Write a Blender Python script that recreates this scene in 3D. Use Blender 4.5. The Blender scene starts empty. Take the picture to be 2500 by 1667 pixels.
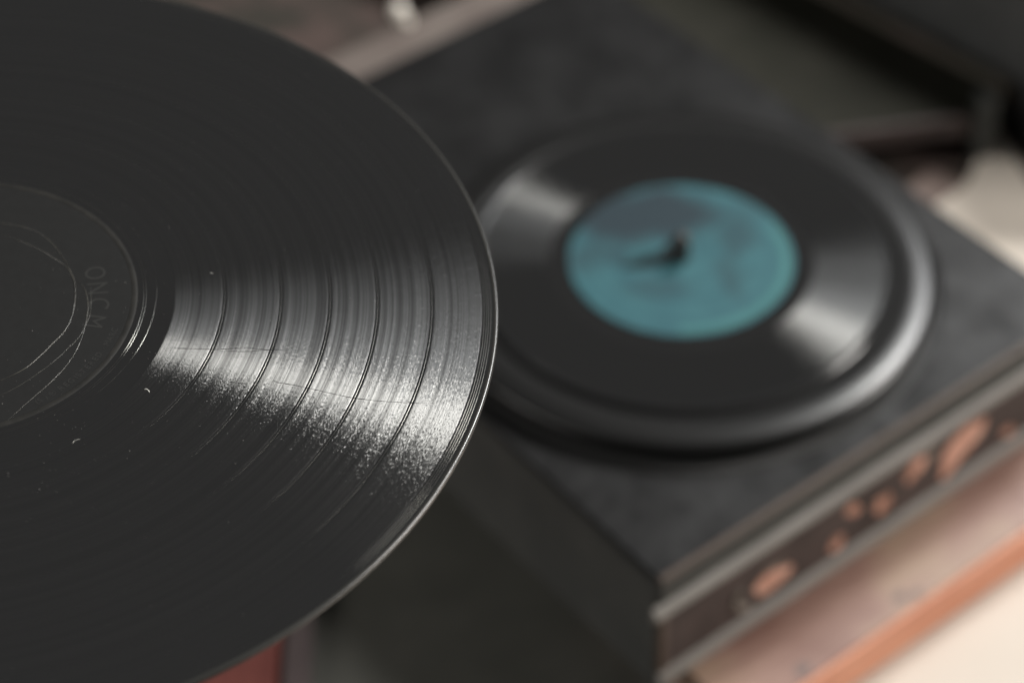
import bpy, bmesh, math, random
from mathutils import Vector, Matrix

# ------------------------------------------------------------------ helpers: units
MM = 0.001
def mm(*v):
    return Vector([c * MM for c in v])
scene = bpy.context.scene
COL = scene.collection
random.seed(7)

# ------------------------------------------------------------------ camera
cd = bpy.data.cameras.new('camera')
cam = bpy.data.objects.new('camera', cd)
COL.objects.link(cam)
scene.camera = cam
cd.lens = 80.0
cd.sensor_width = 36.0
cd.sensor_fit = 'HORIZONTAL'
cd.clip_start = 0.02
cd.clip_end = 50.0
R_ = Vector((0.99947108, -0.02252495, -0.02345585))
U_ = Vector((0.03252, 0.69228285, 0.72089313))
F_ = Vector((0.0, 0.72127462, -0.69264921))
cam.matrix_world = Matrix(((R_.x, U_.x, -F_.x, -0.071003),
                           (R_.y, U_.y, -F_.y, -0.700721),
                           (R_.z, U_.z, -F_.z, 0.628192),
                           (0, 0, 0, 1)))
cd.dof.use_dof = True
cd.dof.focus_distance = 0.600
cd.dof.aperture_fstop = 5.6

# ------------------------------------------------------------------ world and lamps
world = bpy.data.worlds.new('World')
scene.world = world
world.use_nodes = True
bg = world.node_tree.nodes['Background']
bg.inputs['Color'].default_value = (1.0, 0.97, 0.93, 1)
bg.inputs['Strength'].default_value = 0.045

def lamp(name, az, el, dist, sx, sy, power, color, roll=0.0, target=(0, 0, 0)):
    ld = bpy.data.lights.new(name, 'AREA')
    ld.shape = 'RECTANGLE'
    ld.size, ld.size_y = sx, sy
    ld.energy = power
    ld.color = color
    o = bpy.data.objects.new(name, ld)
    COL.objects.link(o)
    a, e = math.radians(az), math.radians(el)
    d = Vector((math.cos(e) * math.cos(a), math.cos(e) * math.sin(a), math.sin(e)))
    o.location = Vector(target) + d * dist
    o.rotation_mode = 'QUATERNION'
    q = (-d).to_track_quat('-Z', 'Y')
    o.rotation_quaternion = q @ Matrix.Rotation(math.radians(roll), 3, 'Z').to_quaternion()
    return o
key = lamp('window_light', 47, 49, 3.0, 0.75, 0.26, 62, (1.0, 0.985, 0.95), roll=32)
# the paler panes beside the bright one, in the same window plane
for name, off, h, power in (('window_pane_light', -0.34, 0.38, 19.0), ('window_far_pane_light', -0.80, 0.50, 10.0)):
    p = lamp(name, 47, 49, 3.0, 0.75, h, power, (0.97, 0.985, 1.0), roll=32)
    p.location = key.location + key.rotation_quaternion @ Vector((0, off, 0))
lamp('room_light', -2, 31, 2.4, 0.75, 0.65, 54, (1.0, 0.96, 0.91))
lamp('left_fill_light', 207, 30, 2.4, 1.6, 1.0, 22, (1.0, 0.98, 0.93))  # added fill lamp, lifts the dark left-facing sides

vs = scene.view_settings
vs.view_transform = 'Standard'
vs.look = 'None'
vs.exposure = 0.0
vs.gamma = 1.0
vs.use_curve_mapping = False
scene.render.engine = 'CYCLES'
scene.cycles.use_denoising = True
scene.cycles.max_bounces = 6
scene.cycles.sample_clamp_indirect = 4.0

# ------------------------------------------------------------------ object helpers
def mesh_obj(name, bm, mat, parent=None, smooth=False, kind=None, label=None):
    me = bpy.data.meshes.new(name)
    bmesh.ops.recalc_face_normals(bm, faces=bm.faces[:])
    bm.to_mesh(me)
    bm.free()
    if smooth:
        for p in me.polygons:
            p.use_smooth = True
    me.materials.append(mat)
    o = bpy.data.objects.new(name, me)
    COL.objects.link(o)
    if parent is not None:
        o.parent = parent
    if kind:
        o['kind'] = kind
    if label:
        o['label'] = label
    return o

def root(name, loc, label, cat, rot=None, group=None):
    o = bpy.data.objects.new(name, None)
    COL.objects.link(o)
    o.empty_display_size = 0.02
    o.location = loc
    if rot is not None:
        o.rotation_euler = rot
    o['label'] = label
    o['category'] = cat
    if group:
        o['group'] = group
    return o

def tag(o, label, cat):
    o['label'] = label
    o['category'] = cat
    return o

def box(bm, x0, x1, y0, y1, z0, z1, bev=0.0):
    m = Matrix.Translation(mm((x0 + x1) / 2, (y0 + y1) / 2, (z0 + z1) / 2)) @ Matrix.Diagonal((abs(x1 - x0) * MM, abs(y1 - y0) * MM, abs(z1 - z0) * MM, 1))
    r = bmesh.ops.create_cube(bm, size=1.0, matrix=m)
    if bev:
        es = list({e for v in r['verts'] for e in v.link_edges})
        bmesh.ops.bevel(bm, geom=es, offset=bev * MM, segments=3, affect='EDGES', profile=0.5)
    return bm

def B(*a, **k):
    return box(bmesh.new(), *a, **k)

def lathe(profile, seg=256, closed=False):
    """profile: list of (r, z) in mm"""
    bm = bmesh.new()
    rings = []
    for r, z in profile:
        if r < 1e-6:
            rings.append([bm.verts.new(mm(0, 0, z))])
        else:
            rings.append([bm.verts.new(mm(r * math.cos(2 * math.pi * i / seg), r * math.sin(2 * math.pi * i / seg), z)) for i in range(seg)])
    pairs = list(zip(rings[:-1], rings[1:]))
    if closed:
        pairs.append((rings[-1], rings[0]))
    for a, b in pairs:
        for i in range(seg):
            j = (i + 1) % seg
            if len(a) == 1:
                bm.faces.new((a[0], b[i], b[j]))
            elif len(b) == 1:
                bm.faces.new((a[i], b[0], a[j]))
            else:
                bm.faces.new((a[i], b[i], b[j], a[j]))
    return bm

def prism(poly, z0, z1, bev=0.0):
    bm = bmesh.new()
    lo = [bm.verts.new(mm(x, y, z0)) for x, y in poly]
    hi = [bm.verts.new(mm(x, y, z1)) for x, y in poly]
    n = len(poly)
    bm.faces.new(hi)
    bm.faces.new(lo[::-1])
    for i in range(n):
        j = (i + 1) % n
        bm.faces.new((lo[i], lo[j], hi[j], hi[i]))
    if bev:
        bmesh.ops.bevel(bm, geom=bm.edges[:], offset=bev * MM, segments=2, affect='EDGES', profile=0.5)
    return bm

def smooth_line(pts, sub=6):
    P = [Vector(p) for p in pts]
    out = []
    for i in range(len(P) - 1):
        p0 = P[max(i - 1, 0)]; p1 = P[i]; p2 = P[i + 1]; p3 = P[min(i + 2, len(P) - 1)]
        for k in range(sub):
            t = k / sub
            out.append(0.5 * ((2 * p1) + (p2 - p0) * t + (2 * p0 - 5 * p1 + 4 * p2 - p3) * t * t + (3 * p1 - p0 - 3 * p2 + p3) * t ** 3))
    out.append(P[-1])
    return out

def tube(pts, radius, sides=6, taper=False, jitter=0.0):
    """pts in mm, radius in mm"""
    bm = bmesh.new()
    rings = []
    n = len(pts)
    for i, p in enumerate(pts):
        p = Vector(p)
        a = Vector(pts[max(i - 1, 0)]); b = Vector(pts[min(i + 1, n - 1)])
        t = (b - a).normalized()
        u = t.cross(Vector((0, 0, 1)))
        u = u.normalized() if u.length > 1e-6 else Vector((1, 0, 0))
        w = u.cross(t)
        r = radius * (1 + random.uniform(-jitter, jitter))
        if taper:
            s = i / (n - 1)
            r *= max(0.15, min(1, 6 * s, 6 * (1 - s)))
        rings.append([bm.verts.new((p + u * (r * math.cos(2 * math.pi * k / sides)) + w * (r * math.sin(2 * math.pi * k / sides))) * MM) for k in range(sides)])
    for a, b in zip(rings[:-1], rings[1:]):
        for k in range(sides):
            l = (k + 1) % sides
            bm.faces.new((a[k], b[k], b[l], a[l]))
    bm.faces.new(rings[0][::-1]); bm.faces.new(rings[-1])
    return bm

# ------------------------------------------------------------------ materials
class NT:
    def __init__(self, name):
        self.m = bpy.data.materials.new(name)
        self.m.use_nodes = True
        self.t = self.m.node_tree
        self.n = self.t.nodes
        self.p = self.n.get('Principled BSDF')
        self.out = self.n.get('Material Output')
    def add(self, typ, **kw):
        x = self.n.new(typ)
        for k, v in kw.items():
            setattr(x, k, v)
        return x
    def link(self, a, b):
        self.t.links.new(a, b)
    def val(self, sock, v):
        if hasattr(v, 'is_output') or isinstance(v, bpy.types.NodeSocket):
            self.link(v, sock)
        else:
            sock.default_value = v
    def math(self, op, a, b=None, c=None, clamp=False):
        x = self.add('ShaderNodeMath', operation=op, use_clamp=clamp)
        self.val(x.inputs[0], a)
        if b is not None:
            self.val(x.inputs[1], b)
        if c is not None:
            self.val(x.inputs[2], c)
        return x.outputs[0]
    def vmath(self, op, a, b=None, scale=None):
        x = self.add('ShaderNodeVectorMath', operation=op)
        self.val(x.inputs[0], a)
        if b is not None:
            self.val(x.inputs[1], b)
        if scale is not None:
            self.val(x.inputs['Scale'], scale)
        return x.outputs['Value'] if op in ('LENGTH', 'DOT_PRODUCT') else x.outputs['Vector']
    def obj(self):
        return self.add('ShaderNodeTexCoord').outputs['Object']
    def noise(self, vec, scale, detail=2.0, rough=0.5, dim='3D', w=None):
        x = self.add('ShaderNodeTexNoise', noise_dimensions=dim)
        if vec is not None and 'Vector' in x.inputs and dim != '1D':
            self.val(x.inputs['Vector'], vec)
        if w is not None:
            self.val(x.inputs['W'], w)
        x.inputs['Scale'].default_value = scale
        x.inputs['Detail'].default_value = detail
        x.inputs['Roughness'].default_value = rough
        return x.outputs[0]
    def ramp(self, fac, stops):
        x = self.add('ShaderNodeValToRGB')
        self.link(fac, x.inputs[0])
        e = x.color_ramp.elements
        while len(e) > 1:
            e.remove(e[-1])
        e[0].position = stops[0][0]; e[0].color = (*stops[0][1], 1)
        for p, c in stops[1:]:
            q = e.new(p); q.color = (*c, 1)
        return x.outputs[0]
    def bump(self, h, strength, dist):
        x = self.add('ShaderNodeBump')
        x.inputs['Strength'].default_value = strength
        x.inputs['Distance'].default_value = dist
        self.link(h, x.inputs['Height'])
        return x.outputs[0]

def simple(name, col, rough, spec=0.5, metal=0.0):
    t = NT(name)
    t.p.inputs['Base Color'].default_value = (*col, 1)
    t.p.inputs['Roughness'].default_value = rough
    t.p.inputs['Specular IOR Level'].default_value = spec
    t.p.inputs['Metallic'].default_value = metal
    return t.m

def mottled(name, c0, c1, scale, rough=0.6, spec=0.3, bump=0.0, bdist=0.0003, bscale=None, detail=4, lo=0.35, hi=0.65, stretch=None):
    t = NT(name)
    v = t.obj()
    if stretch:
        mp = t.add('ShaderNodeMapping')
        t.link(v, mp.inputs['Vector'])
        mp.inputs['Scale'].default_value = stretch
        v = mp.outputs[0]
    f = t.noise(v, scale, detail, 0.6)
    t.link(t.ramp(f, [(lo, c0), (hi, c1)]), t.p.inputs['Base Color'])
    t.p.inputs['Roughness'].default_value = rough
    t.p.inputs['Specular IOR Level'].default_value = spec
    if bump:
        h = t.noise(t.obj(), bscale or scale * 6, 3, 0.6)
        t.link(t.bump(h, bump, bdist), t.p.inputs['Normal'])
    return t.m

def groove_material(name, base, gloss, rt, rr, jit, cell=(5.0, 2.6), bands=True, tail=0.0):
    """vinyl cut with concentric grooves: sharp along the groove, wide across it"""
    t = NT(name)
    v = t.obj()
    s = t.add('ShaderNodeSeparateXYZ')
    t.link(v, s.inputs[0])
    x, y = s.outputs[0], s.outputs[1]
    r = t.math('MULTIPLY', t.math('SQRT', t.math('ADD', t.math('MULTIPLY', x, x), t.math('MULTIPLY', y, y))), 1000.0)
    th = t.math('ARCTAN2', y, x)
    # tangent along the groove, in world space
    c = t.add('ShaderNodeCombineXYZ')
    t.link(t.math('MULTIPLY', y, -1.0), c.inputs[0]); t.link(x, c.inputs[1])
    tv = t.add('ShaderNodeVectorTransform', vector_type='VECTOR', convert_from='OBJECT', convert_to='WORLD')
    t.link(c.outputs[0], tv.inputs[0])
    T = t.vmath('NORMALIZE', tv.outputs[0])
    # groove modulation: fine grain in polar coordinates
    pc = t.add('ShaderNodeCombineXYZ')
    t.link(t.math('MULTIPLY', r, cell[0]), pc.inputs[0])
    t.link(t.math('MULTIPLY', th, 100.0 * cell[1]), pc.inputs[1])
    n1 = t.math('SUBTRACT', t.noise(pc.outputs[0], 1.0, 1.0, 0.5, '2D'), 0.5)
    pc2 = t.add('ShaderNodeCombineXYZ')
    t.link(t.math('MULTIPLY', r, 0.9), pc2.inputs[0])
    t.link(t.math('MULTIPLY', th, 40.0), pc2.inputs[1])
    n2 = t.math('SUBTRACT', t.noise(pc2.outputs[0], 1.0, 3.0, 0.6, '2D'), 0.5)
    # loudness varies with the radius
    loud = t.noise(None, 0.33, 2.0, 0.6, '1D', w=r)
    fine = t.noise(None, 1.5, 3.0, 0.75, '1D', w=r)
    amp = t.math('MULTIPLY_ADD', loud, 1.7, 0.15)
    j = t.math('MULTIPLY', t.math('ADD', t.math('MULTIPLY', n1, amp), t.math('MULTIPLY', n2, 0.30)), jit)
    if tail:
        q = t.math('MULTIPLY', n1, 2.0)
        j = t.math('ADD', j, t.math('MULTIPLY', t.math('MULTIPLY', q, t.math('MULTIPLY', q, q)), t.math('MULTIPLY', amp, tail)))
    gn = t.add('ShaderNodeNewGeometry')
    N = t.vmath('NORMALIZE', t.vmath('ADD', gn.outputs['Normal'], t.vmath('SCALE', T, scale=j)))
    df = t.add('ShaderNodeBsdfDiffuse')
    df.inputs['Color'].default_value = (*base, 1)
    gl = t.add('ShaderNodeBsdfAnisotropic', distribution='BECKMANN')
    al = math.sqrt(rt * rr)
    gl.inputs['Roughness'].default_value = math.sqrt(al)
    gl.inputs['Anisotropy'].default_value = 1 - rt / al
    if bands:
        k = t.math('MULTIPLY', t.math('MULTIPLY_ADD', fine, 1.9, 0.05), t.math('MAXIMUM', t.math('MULTIPLY_ADD', loud, 1.7, 0.15), 0.3))
    else:
        k = t.math('MULTIPLY_ADD', fine, 0.5, 0.7)
    cc = t.vmath('SCALE', gloss, scale=k)
    t.link(cc, gl.inputs['Color'])
    t.link(N, gl.inputs['Normal'])
    t.link(T, gl.inputs['Tangent'])
    a = t.add('ShaderNodeAddShader')
    t.link(df.outputs[0], a.inputs[0]); t.link(gl.outputs[0], a.inputs[1])
    t.link(a.outputs[0], t.out.inputs['Surface'])
    t.n.remove(t.p)
    return t.m

M = {}
M['vinyl'] = mottled('vinyl_smooth', (.0178, .0180, .0184), (.0190, .0192, .0196), 40, rough=.14, spec=.45)
M['groove'] = groove_material('vinyl_grooves', (.0170, .0172, .0176), (.066, .066, .0645), .021, .34, .10, cell=(4.2, 1.3), tail=.09)
M['groove_line'] = groove_material('vinyl_single_groove', (.017, .017, .017), (.14, .14, .13), .02, .3, .02, bands=False)
M['groove2'] = groove_material('vinyl_grooves_small', (.0165, .0167, .0170), (.044, .044, .043), .022, .27, .04, bands=False)
M['rim'] = simple('vinyl_rim', (.03, .0295, .027), .27, .9)
M['label_black'] = mottled('label_black_paper', (.0145, .0147, .0146), (.0162, .0164, .0163), 300, rough=.5, spec=.2)
M['label_print'] = simple('label_grey_print', (.0245, .0245, .0235), .5, .3)
M['label_ridge'] = mottled('label_ridge', (.017, .017, .016), (.028, .027, .025), 160, rough=.4, spec=.3)
M['scratch_light'] = mottled('scratch_pale', (.03, .03, .027), (.12, .115, .10), 220, rough=.25, spec=.8, lo=.3, hi=.7)
M['scratch_dark'] = simple('scratch_dark', (.012, .012, .012), .6, .1)
M['dust'] = simple('dust', (.22, .21, .2), .8, .2)
M['lint'] = simple('lint_white', (.65, .64, .6), .7, .2)

# ------------------------------------------------------------------ the setting
DECK_Z, CAB_Z, TABLE_Z = -13.2, -77.0, -101.0
PSI = 0.6434
M['table'] = mottled('tabletop_brown_cloth', (.032, .031, .026), (.078, .056, .050), 42, rough=.8, spec=.15, bump=.4, bdist=.0006, bscale=600, lo=.40, hi=.62)
tb = mesh_obj('tabletop', prism([(-1500, -1200), (1500, -1200), (1500, 2200), (-1500, 2200)], TABLE_Z - 30, TABLE_Z), M['table'], kind='structure')

t = NT('cream_cloth')
f = t.noise(t.obj(), 9, 3)
t.link(t.ramp(f, [(.3, (.63, .57, .50)), (.7, (.69, .63, .56))]), t.p.inputs['Base Color'])
t.p.inputs['Roughness'].default_value = .9
t.p.inputs['Specular IOR Level'].default_value = .1
wv = t.noise(t.obj(), 900, 2)
t.link(t.bump(wv, .3, .0004), t.p.inputs['Normal'])
M['cream'] = t.m
E1 = Vector((math.cos(PSI), math.sin(PSI))); E2 = Vector((-math.sin(PSI), math.cos(PSI)))
def W(a, b):
    p = E1 * a + E2 * b
    return (p.x, p.y)
cloth_poly = [W(-95, -140), (-40, -420), (420, -420), (700, -200), (520, -60), (192, 140), (178, 205), (155, 158), (120, 128), W(80, 40), W(-95, 0)]  # left edge cut back, dark tabletop there stands in for shade
cl = mesh_obj('cream_cloth', prism(cloth_poly, TABLE_Z, TABLE_Z + 1.2), M['cream'])
M['shade_band'] = mottled('cloth_shade_brown', (.16, .12, .11), (.24, .19, .17), 60, rough=.9, spec=.1)
mesh_obj('shade_band', prism([(155, 158), (120, 128), W(80, 40), W(70, 45), (108, 138), (140, 172)], TABLE_Z + .1, TABLE_Z + 1.8), M['shade_band'], cl)  # added brown band paints the soft shade at the cloth's edge
tag(cl, 'bright cream cloth spread on the table right of the record player', 'cloth')

M['lift_olive'] = mottled('shade_lift_olive', (.085, .084, .075), (.105, .103, .092), 30, rough=.95, spec=.05, bump=.3, bdist=.0005, bscale=900)
om = mesh_obj('shade_lift_sheet', prism([(-420, -420), W(-108, -190), W(-92, -60), W(-92, 60), (-420, 60)], TABLE_Z, TABLE_Z + 1.6), M['lift_olive'])  # added sheet, its lighter tone lifts the shaded tabletop
tag(om, 'added olive sheet lifting the shaded table left of the record player', 'mat')

# ------------------------------------------------------------------ added tall case at the upper right corner
M['case'] = mottled('blocker_black_cloth', (.075, .076, .076), (.095, .096, .096), 40, rough=.85, spec=.1, bump=.3, bdist=.0004, bscale=600)  # covering of the added light blocker
tc = root('light_blocker', mm(240, 230, TABLE_Z), 'added dark case shading the cloth at the upper right corner', 'case')  # added to block the window light from the cloth
def K(x, y):
    return (x - 240, y - 230)
mesh_obj('blocker_body', prism([K(190, 214), K(196, 172), K(320, 150), K(345, 300), K(60, 540), K(-45, 474)], 1.3, 75, bev=3), M['case'], tc)
mesh_obj('blocker_lid', prism([K(189, 213), K(195, 171), K(321, 149), K(346, 301), K(60, 541), K(-46, 474)], 75.4, 98, bev=3), M['case'], tc)

# ------------------------------------------------------------------ wooden board under the player
t = NT('board_wood')
mp = t.add('ShaderNodeMapping')
t.link(t.obj(), mp.inputs['Vector'])
mp.inputs['Scale'].default_value = (1.0, 9.0, 9.0)
g = t.noise(mp.outputs[0], 26, 5, .62)
g2 = t.noise(t.obj(), 24, 2)
g3 = t.math('MULTIPLY_ADD', g2, .6, t.math('MULTIPLY', g, .4))
t.link(t.ramp(g3, [(.36, (.215, .115, .09)), (.50, (.30, .18, .145)), (.64, (.36, .245, .18))]), t.p.inputs['Base Color'])
t.p.inputs['Roughness'].default_value = .42
M['board'] = t.m
t = NT('board_edge')
mp = t.add('ShaderNodeMapping')
t.link(t.obj(), mp.inputs['Vector'])
mp.inputs['Scale'].default_value = (1.0, 10.0, 10.0)
g = t.noise(mp.outputs[0], 22, 4, .6)
t.link(t.ramp(g, [(.35, (.52, .19, .105)), (.65, (.72, .34, .215))]), t.p.inputs['Base Color'])
t.p.inputs['Roughness'].default_value = .45
M['board_edge'] = t.m
bd = root('wooden_board', mm(0, 0, TABLE_Z), 'reddish wooden board with orange front edge under the record player', 'board', rot=(0, 0, PSI))
mesh_obj('plank', B(-98, 112, -151, -60, 1.4, 24, bev=.8), M['board'], bd)
mesh_obj('edge_strip', B(-98, 112, -153.2, -151.1, 1.6, 23.4, bev=.6), M['board_edge'], bd)
M['knot'] = simple('knot_dark', (.16, .115, .105), .5)
for a, b, rr in ((-63, -146.4, 2.8), (-8, -144.4, 2.4), (-1.6, -147.5, 1.8)):
    poly = [(a + rr * 1.5 * math.cos(q) * random.uniform(.8, 1.15), b + rr * math.sin(q) * random.uniform(.8, 1.15)) for q in [2 * math.pi * k / 12 for k in range(12)]]
    mesh_obj('knot', prism(poly, 23.9, 24.06), M['knot'], bd)

# ------------------------------------------------------------------ record player
rp = root('record_player', mm(0, 0, CAB_Z), 'old dark record player with worn brown front and two metal strips', 'record player', rot=(0, 0, PSI))
def zc(z):
    return z - CAB_Z
X0, X1, Y0, Y1 = -112.6, 116.3, -117.5, 221.0
M['cab'] = mottled('cabinet_black_leatherette', (.068, .069, .066), (.088, .088, .083), 30, rough=.75, spec=.2, bump=.5, bdist=.0003, bscale=700)
t = NT('deck_grey_paint')
cl1 = t.noise(t.obj(), 34, 5, .65)
cl2 = t.noise(t.obj(), 140, 3, .6)
cmix = t.math('MULTIPLY_ADD', cl1, .7, t.math('MULTIPLY', cl2, .3))
t.link(t.ramp(cmix, [(.34, (.009, .009, .0092)), (.66, (.018, .018, .0184))]), t.p.inputs['Base Color'])
mr = t.add('ShaderNodeMapRange')
t.link(cmix, mr.inputs[0])
mr.inputs[1].default_value = .38; mr.inputs[2].default_value = .62; mr.inputs[3].default_value = .16; mr.inputs[4].default_value = .36
t.link(mr.outputs[0], t.p.inputs['Specular IOR Level'])
t.p.inputs['Roughness'].default_value = .36
t.link(t.bump(t.noise(t.obj(), 500, 3, .6), .5, .00025), t.p.inputs['Normal'])
M['deck'] = t.m
M['front'] = mottled('front_brown_leatherette', (.048, .036, .033), (.078, .058, .053), 45, rough=.7, spec=.25, bump=.4, bdist=.0003, bscale=800)
M['brown'] = simple('trim_brown', (.075, .052, .040), .5)
M['black'] = mottled('band_black', (.036, .039, .037), (.05, .053, .051), 60, rough=.5, spec=.3)
M['metal'] = mottled('strip_dull_metal', (.18, .165, .15), (.25, .235, .215), 30, rough=.5, spec=.5, stretch=(1, 8, 8))
M['rail'] = mottled('rail_grey_brown', (.115, .092, .082), (.165, .14, .125), 30, rough=.6, spec=.3)
t = NT('bare_worn_wood')
f = t.noise(t.obj(), 130, 5, .7)
t.link(t.ramp(f, [(.33, (.07, .052, .047)), (.43, (.44, .225, .16)), (.55, (.60, .33, .25)), (.68, (.72, .46, .36))]), t.p.inputs['Base Color'])
t.p.inputs['Roughness'].default_value = .65
t.p.inputs['Specular IOR Level'].default_value = .2
M['wood_bare'] = t.m
M['scuff'] = mottled('scuff_grey', (.14, .12, .10), (.21, .18, .155), 90, rough=.7, spec=.2)

mesh_obj('base', B(-100, 106, -56, 205, zc(TABLE_Z) + 1.3, .6), M['cab'], rp)
mesh_obj('cabinet', B(X0, X1, Y0, Y1 - .5, .5, zc(-16.4), bev=1.0), M['cab'], rp)
# deck plate with the round platter well cut out of it
bm = bmesh.new()
WR, SEG = 108.0, 192
dx0, dx1, dy0, dy1 = X0 + .6, X1 - .6, Y0 + 1.6, 199.0
def rect_hit(a):
    cx, cy = math.cos(a), math.sin(a)
    s = min((dx1 if cx > 0 else dx0) / cx if abs(cx) > 1e-9 else 1e9, (dy1 if cy > 0 else dy0) / cy if abs(cy) > 1e-9 else 1e9)
    return cx * s, cy * s
angs = sorted(set([2 * math.pi * i / SEG for i in range(SEG)] + [math.atan2(y, x) % (2 * math.pi) for x in (dx0, dx1) for y in (dy0, dy1)]))
zt, zb = zc(DECK_Z), zc(-16.2)
ci = [bm.verts.new(mm(WR * math.cos(a), WR * math.sin(a), zt)) for a in angs]
co = [bm.verts.new(mm(*rect_hit(a), zt)) for a in angs]
cw = [bm.verts.new(mm(WR * math.cos(a), WR * math.sin(a), zb)) for a in angs]
cb = [bm.verts.new(mm(*rect_hit(a), zb)) for a in angs]
for i in range(len(angs)):
    j = (i + 1) % len(angs)
    bm.faces.new((ci[i], co[i], co[j], ci[j]))
    bm.faces.new((cw[i], ci[i], ci[j], cw[j]))
    bm.faces.new((co[i], cb[i], cb[j], co[j]))
mesh_obj('deck_plate', bm, M['deck'], rp)
mesh_obj('platter_well', lathe([(0, zc(-15.9)), (107.6, zc(-15.9)), (107.6, zc(-16.3)), (0, zc(-16.3))], 128), simple('well_dark_grey', (.11, .11, .11), .8, .1), rp)
mesh_obj('edge_trim', B(X0 + .2, X1 - .2, Y0 - .6, Y0 + 1.4, zc(-15.6), zc(-12.9), bev=.5), M['brown'], rp)
mesh_obj('upper_band', B(X0 + .1, X1 - .1, Y0 - 1.2, Y0 - .1, zc(-26.2), zc(-15.8), bev=.3), M['black'], rp)
def strip(name, z0, z1, xl, xr):
    bm = bmesh.new()
    n = 8
    prof = [(Y0 - .2, z0)] + [(Y0 - 1.2 - 2.6 * math.sin(math.pi * k / n), z0 + (z1 - z0) * (k / n)) for k in range(n + 1)] + [(Y0 - .2, z1)]
    A = [bm.verts.new(mm(xl, y, zc(z))) for y, z in prof]
    Bv = [bm.verts.new(mm(xr, y, zc(z))) for y, z in prof]
    for i in range(len(prof) - 1):
        bm.faces.new((A[i], A[i + 1], Bv[i + 1], Bv[i]))
    bm.faces.new(A[::-1]); bm.faces.new(Bv)
    return mesh_obj(name, bm, M['metal'], rp)
strip('metal_strip', -33.8, -26.4, X0 - 4.0, X1 + 1)
strip('metal_strip', -75.6, -66.4, X0 - .5, X1 + 1)
fp = mesh_obj('front_panel', B(X0 + .3, X1 - .3, Y0 - 1.6, Y0 - .1, zc(-66.2), zc(-34.0), bev=.3), M['front'], rp)
mesh_obj('corner_bead', B(X0 - .7, X0 + 3.0, Y0 - 2.3, Y0 + 1.0, zc(-66.2), zc(-34.0), bev=.6), M['brown'], rp)
PZ = Y0 - 1.6
def patch(pts, mat=None, thick=.25, inset=0):
    P = smooth_line([Vector((a, b, 0)) for a, b in pts + [pts[0]]], 3)[:-1]
    bm = bmesh.new()
    P = [Vector((p.x + random.uniform(-.8, .8), p.y + random.uniform(-.8, .8), 0)) for p in P]
    lo = [bm.verts.new(mm(p.x, PZ + .1, zc(p.y))) for p in P]
    hi = [bm.verts.new(mm(p.x, PZ - thick, zc(p.y))) for p in P]
    bm.faces.new(hi)
    for i in range(len(P)):
        j = (i + 1) % len(P)
        bm.faces.new((lo[i], lo[j], hi[j], hi[i]))
    return mesh_obj('worn_patch', bm, mat or M['wood_bare'], fp)
def blob(a, b, ra, rb, tilt):
    n = 9
    return [(a + ra * math.cos(q) * math.cos(tilt) - rb * math.sin(q) * math.sin(tilt), b + ra * math.cos(q) * math.sin(tilt) + rb * math.sin(q) * math.cos(tilt)) for q in [2 * math.pi * k / n for k in range(n)]]
patch([(37.6, -60.0), (38.3, -49.1), (40.8, -43.1), (47.0, -38.4), (55.0, -37.9), (61.5, -39.8), (62.0, -44.6), (58.5, -49.4), (52.0, -54.6), (45.5, -59.5), (41.1, -62.6)])
patch([(15.6, -46.2), (16.1, -40.0), (19.6, -37.3), (25.2, -38.4), (28.0, -43.0), (26.0, -46.1), (22.3, -48.0), (18.4, -49.0)])
patch([(26.0, -36.6), (29.5, -36.8), (32.6, -42.0), (30.6, -46.0), (29.4, -42.5)], M['scuff'])
patch([(-0.2, -52.0), (0.9, -47.6), (6.4, -47.6), (9.4, -52.4), (7.0, -57.0), (2.2, -57.4)])
patch([(-17.0, -43.0), (-15.8, -39.9), (-12.4, -39.9), (-8.8, -44.6), (-10.0, -47.0), (-13.4, -47.2)])
patch([(-24.6, -58.8), (-23.0, -55.2), (-19.2, -54.2), (-16.6, -57.2), (-17.6, -61.0), (-21.8, -61.8)])
patch([(74.6, -60.0), (75.4, -55.6), (79.8, -57.2), (81.6, -61.4), (79.4, -63.6)])
patch([(-65.2, -53.8), (-63.9, -50.0), (-58.8, -48.0), (-51.3, -49.6), (-45.9, -51.7), (-45.2, -55.4), (-48.6, -58.6), (-54.6, -59.4), (-61.2, -59.0)])
patch([(-64.8, -48.4), (-59, -45.4), (-52, -46.6), (-47.2, -49.2), (-52, -48.4), (-58.6, -47.0)], M['scuff'])
ringp = [(-71.2, -48.0), (-74.6, -49.6), (-75.6, -53.6), (-72.6, -58.0), (-68.6, -60.2), (-66.4, -60.4)]
ring_bm = tube([Vector((p.x, PZ, zc(p.y))) for p in smooth_line([Vector((a, b, 0)) for a, b in ringp], 4)], 1.7, 5)
mesh_obj('worn_patch', ring_bm, M['scuff'], fp)
mesh_obj('side_panel', B(X0 - .7, X0 + .2, Y0 + 1.2, Y1 - 2, zc(-76), zc(-17), bev=.3), M['cab'], rp)
mesh_obj('rear_rail', B(X0, X1, 199.6, Y1, zc(-30), zc(DECK_Z) + .6, bev=1.2), M['rail'], rp)
# small ivory latch on the rear edge
bm = bmesh.new()
for i, (b, z, rr) in enumerate(((219.5, -12.0, 2.8), (222.5, -10.6, 4.0), (226.5, -8.8, 4.0))):
    bmesh.ops.create_icosphere(bm, subdivisions=2, radius=rr * MM, matrix=Matrix.Translation(mm(19.3 + .25 * i, b, zc(z))))
bmesh.ops.convex_hull(bm, input=bm.verts[:])
mesh_obj('latch', bm, simple('ivory', (.88, .82, .74), .5), rp, smooth=True, label='small ivory latch on the rear edge')

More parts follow.
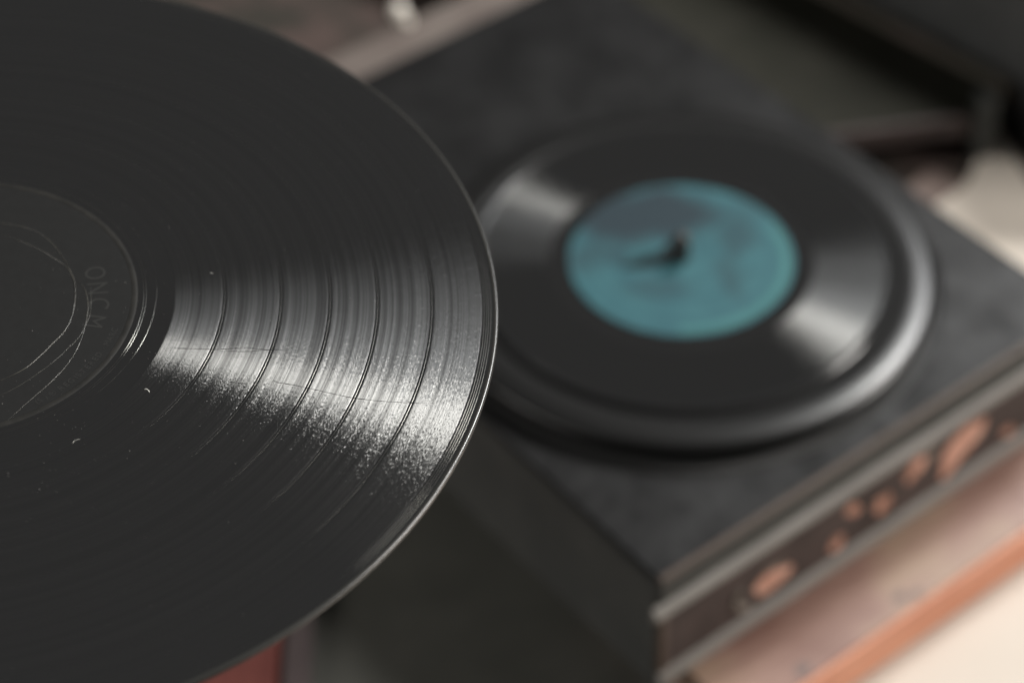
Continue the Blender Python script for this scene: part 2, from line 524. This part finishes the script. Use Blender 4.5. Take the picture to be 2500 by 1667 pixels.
# platter
M['platter'] = simple('platter_satin_metal', (.012, .012, .012), .29, .42)
M['rubber'] = simple('mat_rubber', (.022, .022, .022), .7, .2)
pl = mesh_obj('platter', lathe([(0, zc(-12)), (103, zc(-12)), (104, zc(-11)), (104.2, zc(-6.2)), (103.9, zc(-5.0)), (102.2, zc(-4.2)), (101.6, zc(-4.0)), (89.9, zc(-2.3)), (89.5, zc(-2.5)), (89.3, zc(-4.2)), (0, zc(-4.2))], 256), M['platter'], rp, smooth=False)
for p in pl.data.polygons:
    p.use_smooth = True
mesh_obj('mat', lathe([(3.9, zc(-4.19)), (88.6, zc(-4.19)), (88.9, zc(-3.6)), (88.5, zc(-1.75)), (3.9, zc(-1.75))], 192), M['rubber'], pl)
mesh_obj('spindle', lathe([(3.45, zc(-5)), (3.45, zc(7.5)), (3.1, zc(10.6)), (2.2, zc(12.4)), (0, zc(13.0))], 48), simple('spindle_dark_metal', (.055, .05, .047), .38, .5, .3), pl, smooth=True)

# ------------------------------------------------------------------ small record on the platter
r2 = root('single_record', mm(0, 0, -1.7), 'small black record with teal label lying on the platter', 'record')
mesh_obj('vinyl_disc', lathe([(3.6, .05), (87.0, .05), (87.5, .5), (87.5, .9), (86.9, 1.35), (84.9, 1.45), (84.4, 1.30), (3.6, 1.30)], 360, closed=True), M['vinyl'], r2)
mesh_obj('track', lathe([(54.5, 1.3), (54.7, 1.42), (84.2, 1.42), (84.38, 1.3)], 360), M['groove2'], r2)
t = NT('label_teal_paper')
v = t.obj()
mp = t.vmath('SCALE', v, scale=1000.0)
wn = t.add('ShaderNodeTexNoise')
t.link(mp, wn.inputs['Vector'])
wn.inputs['Scale'].default_value = .06
wn.inputs['Detail'].default_value = 3
wv = t.vmath('ADD', mp, t.vmath('SCALE', t.vmath('SUBTRACT', wn.outputs['Color'], (.5, .5, .5)), scale=22.0))
def blot(cx, cy, rx, ry, soft=.35):
    d = t.vmath('LENGTH', t.vmath('MULTIPLY', t.vmath('SUBTRACT', wv, (cx, cy, 0)), (1 / rx, 1 / ry, 0)))
    m = t.add('ShaderNodeMapRange', interpolation_type='SMOOTHSTEP')
    t.link(d, m.inputs[0])
    m.inputs[1].default_value = 1 - soft; m.inputs[2].default_value = 1 + soft
    m.inputs[3].default_value = 1; m.inputs[4].default_value = 0
    return m.outputs[0]
mask = t.math('MULTIPLY', blot(-15, 27, 33, 17), .95)
for cx, cy, rx, ry, k in ((-34, 4, 13, 9, .55), (24, 12, 7, 17, .5), (21, -12, 6, 13, .45), (-12, -17, 15, 6, .4), (30, 28, 10, 10, .25)):
    mask = t.math('MAXIMUM', mask, t.math('MULTIPLY', blot(cx, cy, rx, ry, .5), k))
f = t.noise(v, 60, 4, .6)
rr_ = t.vmath('LENGTH', t.vmath('MULTIPLY', mp, (1, 1, 0)))
ringn = t.noise(None, .22, 2, .6, '1D', w=rr_)
base = t.ramp(t.math('MULTIPLY_ADD', ringn, .5, t.math('MULTIPLY', f, .5)), [(.36, (.034, .105, .128)), (.64, (.050, .148, .168))])
mx = t.add('ShaderNodeMix', data_type='RGBA')
t.link(mask, mx.inputs['Factor'])
t.link(base, mx.inputs['A'])
mx.inputs['B'].default_value = (.024, .037, .047, 1)
t.link(mx.outputs['Result'], t.p.inputs['Base Color'])
t.p.inputs['Roughness'].default_value = .6
t.p.inputs['Specular IOR Level'].default_value = .2
M['teal'] = t.m
M['teal_dark'] = mottled('label_dark_print', (.018, .024, .032), (.026, .038, .050), 70, rough=.6, spec=.15)
M['teal_mid'] = mottled('label_mid_print', (.045, .085, .10), (.055, .115, .13), 70, rough=.6, spec=.15)
M['teal_light'] = mottled('label_light_print', (.060, .180, .182), (.070, .20, .20), 70, rough=.6, spec=.15)
lb = mesh_obj('label', lathe([(3.6, 1.28), (46.6, 1.28), (46.6, 1.62), (46.2, 1.68), (3.6, 1.68)], 192, closed=True), M['teal'], r2)
def shadow_shape(pts, mat, dz=0.0):
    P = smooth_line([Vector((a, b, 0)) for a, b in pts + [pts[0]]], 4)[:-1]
    return mesh_obj('print', prism([(p.x, p.y) for p in P], 1.66, 1.70 + dz), mat, lb)  # this 'print' is the drawn spindle shadow
shadow_shape([(-26.5, -5.2), (-18, -.2), (-10, 3.0), (-5.2, 8.0), (-1.5, 13.5), (2.5, 9.0), (3.8, 3.0), (1.5, -2.6), (-7, -3.4), (-16, -5.6)], simple('spindle_shadow_black', (.014, .016, .017), .6, .1))  # the spindle's cast shadow drawn as a dark flat shape on the label
arc = [(44.6 * math.cos(a), 44.6 * math.sin(a)) for a in [math.radians(d) for d in range(-95, 30, 5)]]
arc2 = [(41.4 * math.cos(a), 41.4 * math.sin(a)) for a in [math.radians(d) for d in range(25, -100, -5)]]
mesh_obj('print', prism(arc + arc2, 1.66, 1.703), M['teal_light'], lb)

# ------------------------------------------------------------------ large record in the foreground
nrm = Vector((0.0584945, -0.0003062, 0.9982877)); axx = Vector((0.9982877, 0.0000179, -0.0584945)); ayy = nrm.cross(axx)
r1 = root('vinyl_record', Vector((0, 0, 0)), 'large black record in sharp focus with glare across its grooves', 'record')
r1.matrix_world = Matrix(((axx.x, ayy.x, nrm.x, -0.2241877), (axx.y, ayy.y, nrm.y, -0.2434367), (axx.z, ayy.z, nrm.z, 0.2106868), (0, 0, 0, 1)))
mesh_obj('vinyl_disc', lathe([(3.6, -.05), (49.6, -.05), (60.0, -.05), (149.0, -.05), (149.15, -.06), (149.15, -1.75), (148.0, -1.9), (3.6, -1.9)], 720, closed=True), M['vinyl'], r1)
rim = mesh_obj('rim', lathe([(148.75, -.06), (148.9, .0), (149.15, .03)] + [(149.45 + .55 * math.sin(math.radians(q)), -.52 + .55 * math.cos(math.radians(q))) for q in range(0, 91, 10)] + [(150, -1.0), (149.9, -1.4), (149.5, -1.75), (148.9, -1.7)], 720, closed=True), M['rim'], r1, smooth=True)
# six tracks separated by smooth gaps
edges = [61.4, 75.0, 90.5, 103.9, 116.9, 131.8, 145.5]
for i in range(6):
    a = edges[i] + (.58 if i else 0); b = edges[i + 1] - (.58 if i < 5 else 0)
    mesh_obj('track', lathe([(a, -.05), (a + .25, -.02), (b - .25, -.02), (b, -.05)], 720), M['groove'], r1)
def groove_ring(r, w=.13, h=.018, a0=None, a1=None, name='groove'):
    prof = [(r - w, -.052), (r - w * .5, -.052 + h * .8), (r, -.052 + h), (r + w * .5, -.052 + h * .8), (r + w, -.052)]
    return mesh_obj(name, lathe(prof, 720), M['groove_line'], r1, smooth=True)
for r in edges[1:6]:
    groove_ring(r, .06)
for r in (146.1, 146.75, 147.3, 147.95):
    groove_ring(r, random.uniform(.045, .065), h=.02)
# run-out spiral
def spiral(r0, r1_, a0, a1, w):
    bm = bmesh.new()
    n = 300
    rows = []
    for i in range(n + 1):
        s = i / n
        a = math.radians(a0 + (a1 - a0) * s); r = r0 + (r1_ - r0) * s
        rows.append([bm.verts.new(mm((r + d) * math.cos(a), (r + d) * math.sin(a), -.052 + h)) for d, h in ((-w, 0), (-w * .5, .016), (0, .02), (w * .5, .016), (w, 0))])
    for p, q in zip(rows[:-1], rows[1:]):
        for k in range(4):
            bm.faces.new((p[k], q[k], q[k + 1], p[k + 1]))
    return mesh_obj('groove', bm, M['groove_line'], r1, smooth=True)
spiral(58.9, 56.3, 180, 0, .10)
spiral(56.3, 53.9, 0, -180, .10)
spiral(53.9, 53.2, 170, -180, .12)
spiral(53.0, 52.8, 170, -180, .12)
# label
lab = mesh_obj('label', lathe([(3.6, -.04), (49.2, -.04), (49.5, -.045), (49.5, -.3), (3.6, -.3)], 240, closed=True), M['label_black'], r1)
mesh_obj('label_ridge', lathe([(49.6, -.051), (49.9, .02), (50.4, .06), (50.9, .02), (51.3, -.051)], 240), M['label_ridge'], lab, smooth=True)

def char_mesh(ch, size):
    cu = bpy.data.curves.new('glyph', 'FONT')
    cu.body = ch
    cu.size = size * MM
    cu.align_x = 'CENTER'
    cu.extrude = .00002
    o = bpy.data.objects.new('glyph', cu)
    COL.objects.link(o)
    bpy.context.view_layer.update()
    dg = bpy.context.evaluated_depsgraph_get()
    me = bpy.data.meshes.new_from_object(o.evaluated_get(dg))
    bpy.data.objects.remove(o)
    bpy.data.curves.remove(cu)
    return me
def arc_text(chars, size, mat, name, sx=1.0):
    """chars: list of (character, radius, angle_deg, turn_deg)"""
    bm = bmesh.new()
    for ch, r, a, turn in chars:
        me = char_mesh(ch, size)
        q = math.radians(a)
        mt = Matrix.Translation(mm(r * math.cos(q), r * math.sin(q), -.02)) @ Matrix.Rotation(math.radians(a + turn), 4, 'Z') @ Matrix.Diagonal((sx, 1, 1, 1))
        me.transform(mt)
        bm.from_mesh(me)
        bpy.data.meshes.remove(me)
    return mesh_obj(name, bm, mat, lab)
# large word reading clockwise, letter tops outwards
arc_text([('O', 37.8, 18.0, -90), ('N', 37.6, 9.0, -90), ('C', 38.2, 0.2, -90), ('M', 38.2, -9.6, -90)], 8.2, M['label_print'], 'label_lettering', sx=.86)
# rim legend reading counter-clockwise, letter tops inwards
txt = '(S) ® REGISTERED · MARC'
ang = -52.5
chars = []
for ch in txt:
    if ch != ' ':
        chars.append((ch, 48.2, ang, 90))
    ang += 1.25 if ch in ' I·()' else 2.15
arc_text(chars, 2.5, M['label_print'], 'label_lettering')
# scratches on the label and tracks
curves = [
    ([(10.26, 28.57), (15.99, 25.71), (21.77, 22.33), (26.83, 18.2), (30.22, 15.21), (32.08, 12.22), (33.41, 8.49), (34.21, 3.3), (34.39, -2.56), (33.89, -7.64), (32.45, -11.95), (30.84, -14.81), (28.06, -19.77), (24.83, -24.68), (21.42, -27.82), (18.36, -29.91), (14, -32.2)], .13),
    ([(4, 33.6), (9.64, 33.03), (14.91, 31.95), (20.32, 29.69), (24.38, 25.86), (28.07, 20.51), (31.02, 14.84), (32.08, 12.22)], .09),
    ([(34.13, 9.62), (35.63, 7.4), (36.92, 4.82), (38.09, -0.32), (38.31, -5.41), (38.14, -10.44), (37.64, -14.72), (36.87, -18.6), (35.63, -22.46), (34.11, -25.94), (31.35, -30.77), (28.14, -35.55), (24.98, -40.27), (22.27, -44.6)], .085),
    ([(37.01, 10.79), (38.05, 6.32), (38.8, 0.43), (38.97, -4.67), (38.22, -9.01), (37.0, -13.31), (34.97, -16.87), (31.74, -22.16), (27.58, -27.4), (23.39, -31.89), (19.11, -35.32), (14, -37.6)], .05)]
for pts, rad in curves:
    mesh_obj('scratch', tube([Vector((a, b, -.04 + rad * .3)) for a, b in [(p.x, p.y) for p in smooth_line([Vector((a, b, 0)) for a, b in pts], 8)]], rad, 6, taper=True, jitter=.25), M['scratch_light'], lab, smooth=True)
for pts in ([(60.08, -17.09), (67.72, -17.15), (73.75, -17.38), (81.91, -16.79), (91.81, -17.76)], [(74.88, -18.0), (81.99, -18.06), (86.33, -17.52), (92.87, -17.12)],
            [(88.06, -29.18), (95.69, -30.62), (104.41, -33.25), (112.0, -35.29), (121.7, -36.53), (133.53, -36.84)], [(78.39, -29.61), (82.73, -30.17)]):
    mesh_obj('scratch', tube([Vector((p.x, p.y, -.01)) for p in smooth_line([Vector((a, b, 0)) for a, b in pts], 8)], .06, 5, taper=True, jitter=.4), M['scratch_dark'], r1)
# dust grains
bm = bmesh.new()
for i in range(420):
    a = math.radians(random.uniform(-75, 50)); r = random.choice((random.uniform(20, 149), random.uniform(48, 100)))
    s = random.uniform(.03, .075) if random.random() < .9 else random.uniform(.08, .12)
    bmesh.ops.create_icosphere(bm, subdivisions=1, radius=s * MM, matrix=Matrix.Translation(mm(r * math.cos(a), r * math.sin(a), .02)) @ Matrix.Rotation(random.uniform(0, 3), 4, 'Z') @ Matrix.Diagonal((random.uniform(.7, 1.9), 1, .6, 1)))
mesh_obj('dust', bm, M['dust'], r1, kind='stuff')
# lint
for pts, rad, lbl in (([(56.32, -32.79), (56.94, -32.63), (57.53, -33.23), (57.8, -33.83)], .13, 'short bright bit of lint at the inner edge of the grooves'),
                      ([(39.91, -52.56), (40.23, -51.68), (41.0, -51.09), (41.71, -50.94)], .05, 'thin curled hair on the dark run-out below the label'),
                      ([(70.23, 12.98), (71.03, 12.82)], .1, 'tiny pale lint speck at the upper part of the inner track')):
    o = mesh_obj('lint_fibre', tube([Vector((p.x, p.y, .06)) for p in smooth_line([Vector((a, b, 0)) for a, b in pts], 6)], rad, 6, taper=True), M['lint'])
    o.matrix_world = r1.matrix_world.copy()
    tag(o, lbl, 'lint')

# ------------------------------------------------------------------ reddish box at the lower left, below the large record
M['redwood'] = mottled('red_wood', (.085, .026, .022), (.135, .044, .036), 40, rough=.7, spec=.1, stretch=(8, 1, 8), detail=5)
M['palewood'] = mottled('pale_edge_wood', (.052, .040, .040), (.068, .053, .052), 40, rough=.7, spec=.1, stretch=(8, 1, 8))
wb = root('wooden_box', mm(-200, -170, TABLE_Z), 'low reddish wooden box with pale edge moulding at the lower left under the large record', 'box')
H = TABLE_Z
def L(x, y):
    return (x + 200, y + 170)
mesh_obj('top_board', prism([L(-330, -330), L(-167.8, -330), L(-169.4, -40), L(-330, -40)], 5.0, 9.0, bev=.6), M['redwood'], wb)
mesh_obj('edge_moulding', prism([L(-165.3, -330), L(-154.2, -330), L(-155.8, -38), L(-167.0, -38)], 3.5, 10.0, bev=1.2), M['palewood'], wb)
mesh_obj('box_side', prism([L(-328, -328), L(-156.6, -328), L(-158.2, -42), L(-328, -42)], 1.7, 5.5), M['redwood'], wb)

# ------------------------------------------------------------------ low tray at the upper right
M['tray'] = mottled('tray_olive_wood', (.019, .019, .014), (.029, .028, .022), 25, rough=.7, spec=.1)
M['tray_pink'] = mottled('tray_pink_rail', (.050, .039, .038), (.068, .052, .050), 40, rough=.5, spec=.3)
M['tray_trim'] = mottled('tray_trim', (.10, .095, .075), (.14, .115, .10), 40, rough=.5, spec=.3)
tr = root('wooden_tray', mm(150, 200, TABLE_Z), 'low dark olive wooden tray with pinkish front rail beyond the player', 'tray')
def Q(x, y):
    return (x - 150, y - 200)
mesh_obj('tray_top', prism([Q(60, 168), Q(158, 183), Q(177, 200), Q(-60, 455), Q(-160, 380)], 19, 26.5), M['tray'], tr)
mesh_obj('front_rail', prism([Q(60, 164), Q(160, 179.5), Q(159.5, 182.5), Q(60, 167.5)], 15.0, 27.2, bev=.6), M['tray_pink'], tr)
mesh_obj('side_trim', prism([Q(177.5, 199.5), Q(183, 203.5), Q(-54, 460), Q(-60, 455.5)], 18, 29.5, bev=.8), M['tray_trim'], tr)
mesh_obj('corner_post', prism([Q(161, 176), Q(172.5, 179), Q(171, 190), Q(160.5, 187)], 1.3, 39, bev=1.5), M['black'], tr)
mesh_obj('foot', prism([Q(90, 185), Q(100, 187), Q(99, 197), Q(89, 195)], 1.3, 18.9), M['black'], tr)
mesh_obj('foot', prism([Q(-60, 430), Q(-48, 430), Q(-48, 440), Q(-60, 440)], 1.3, 18.9), M['black'], tr)
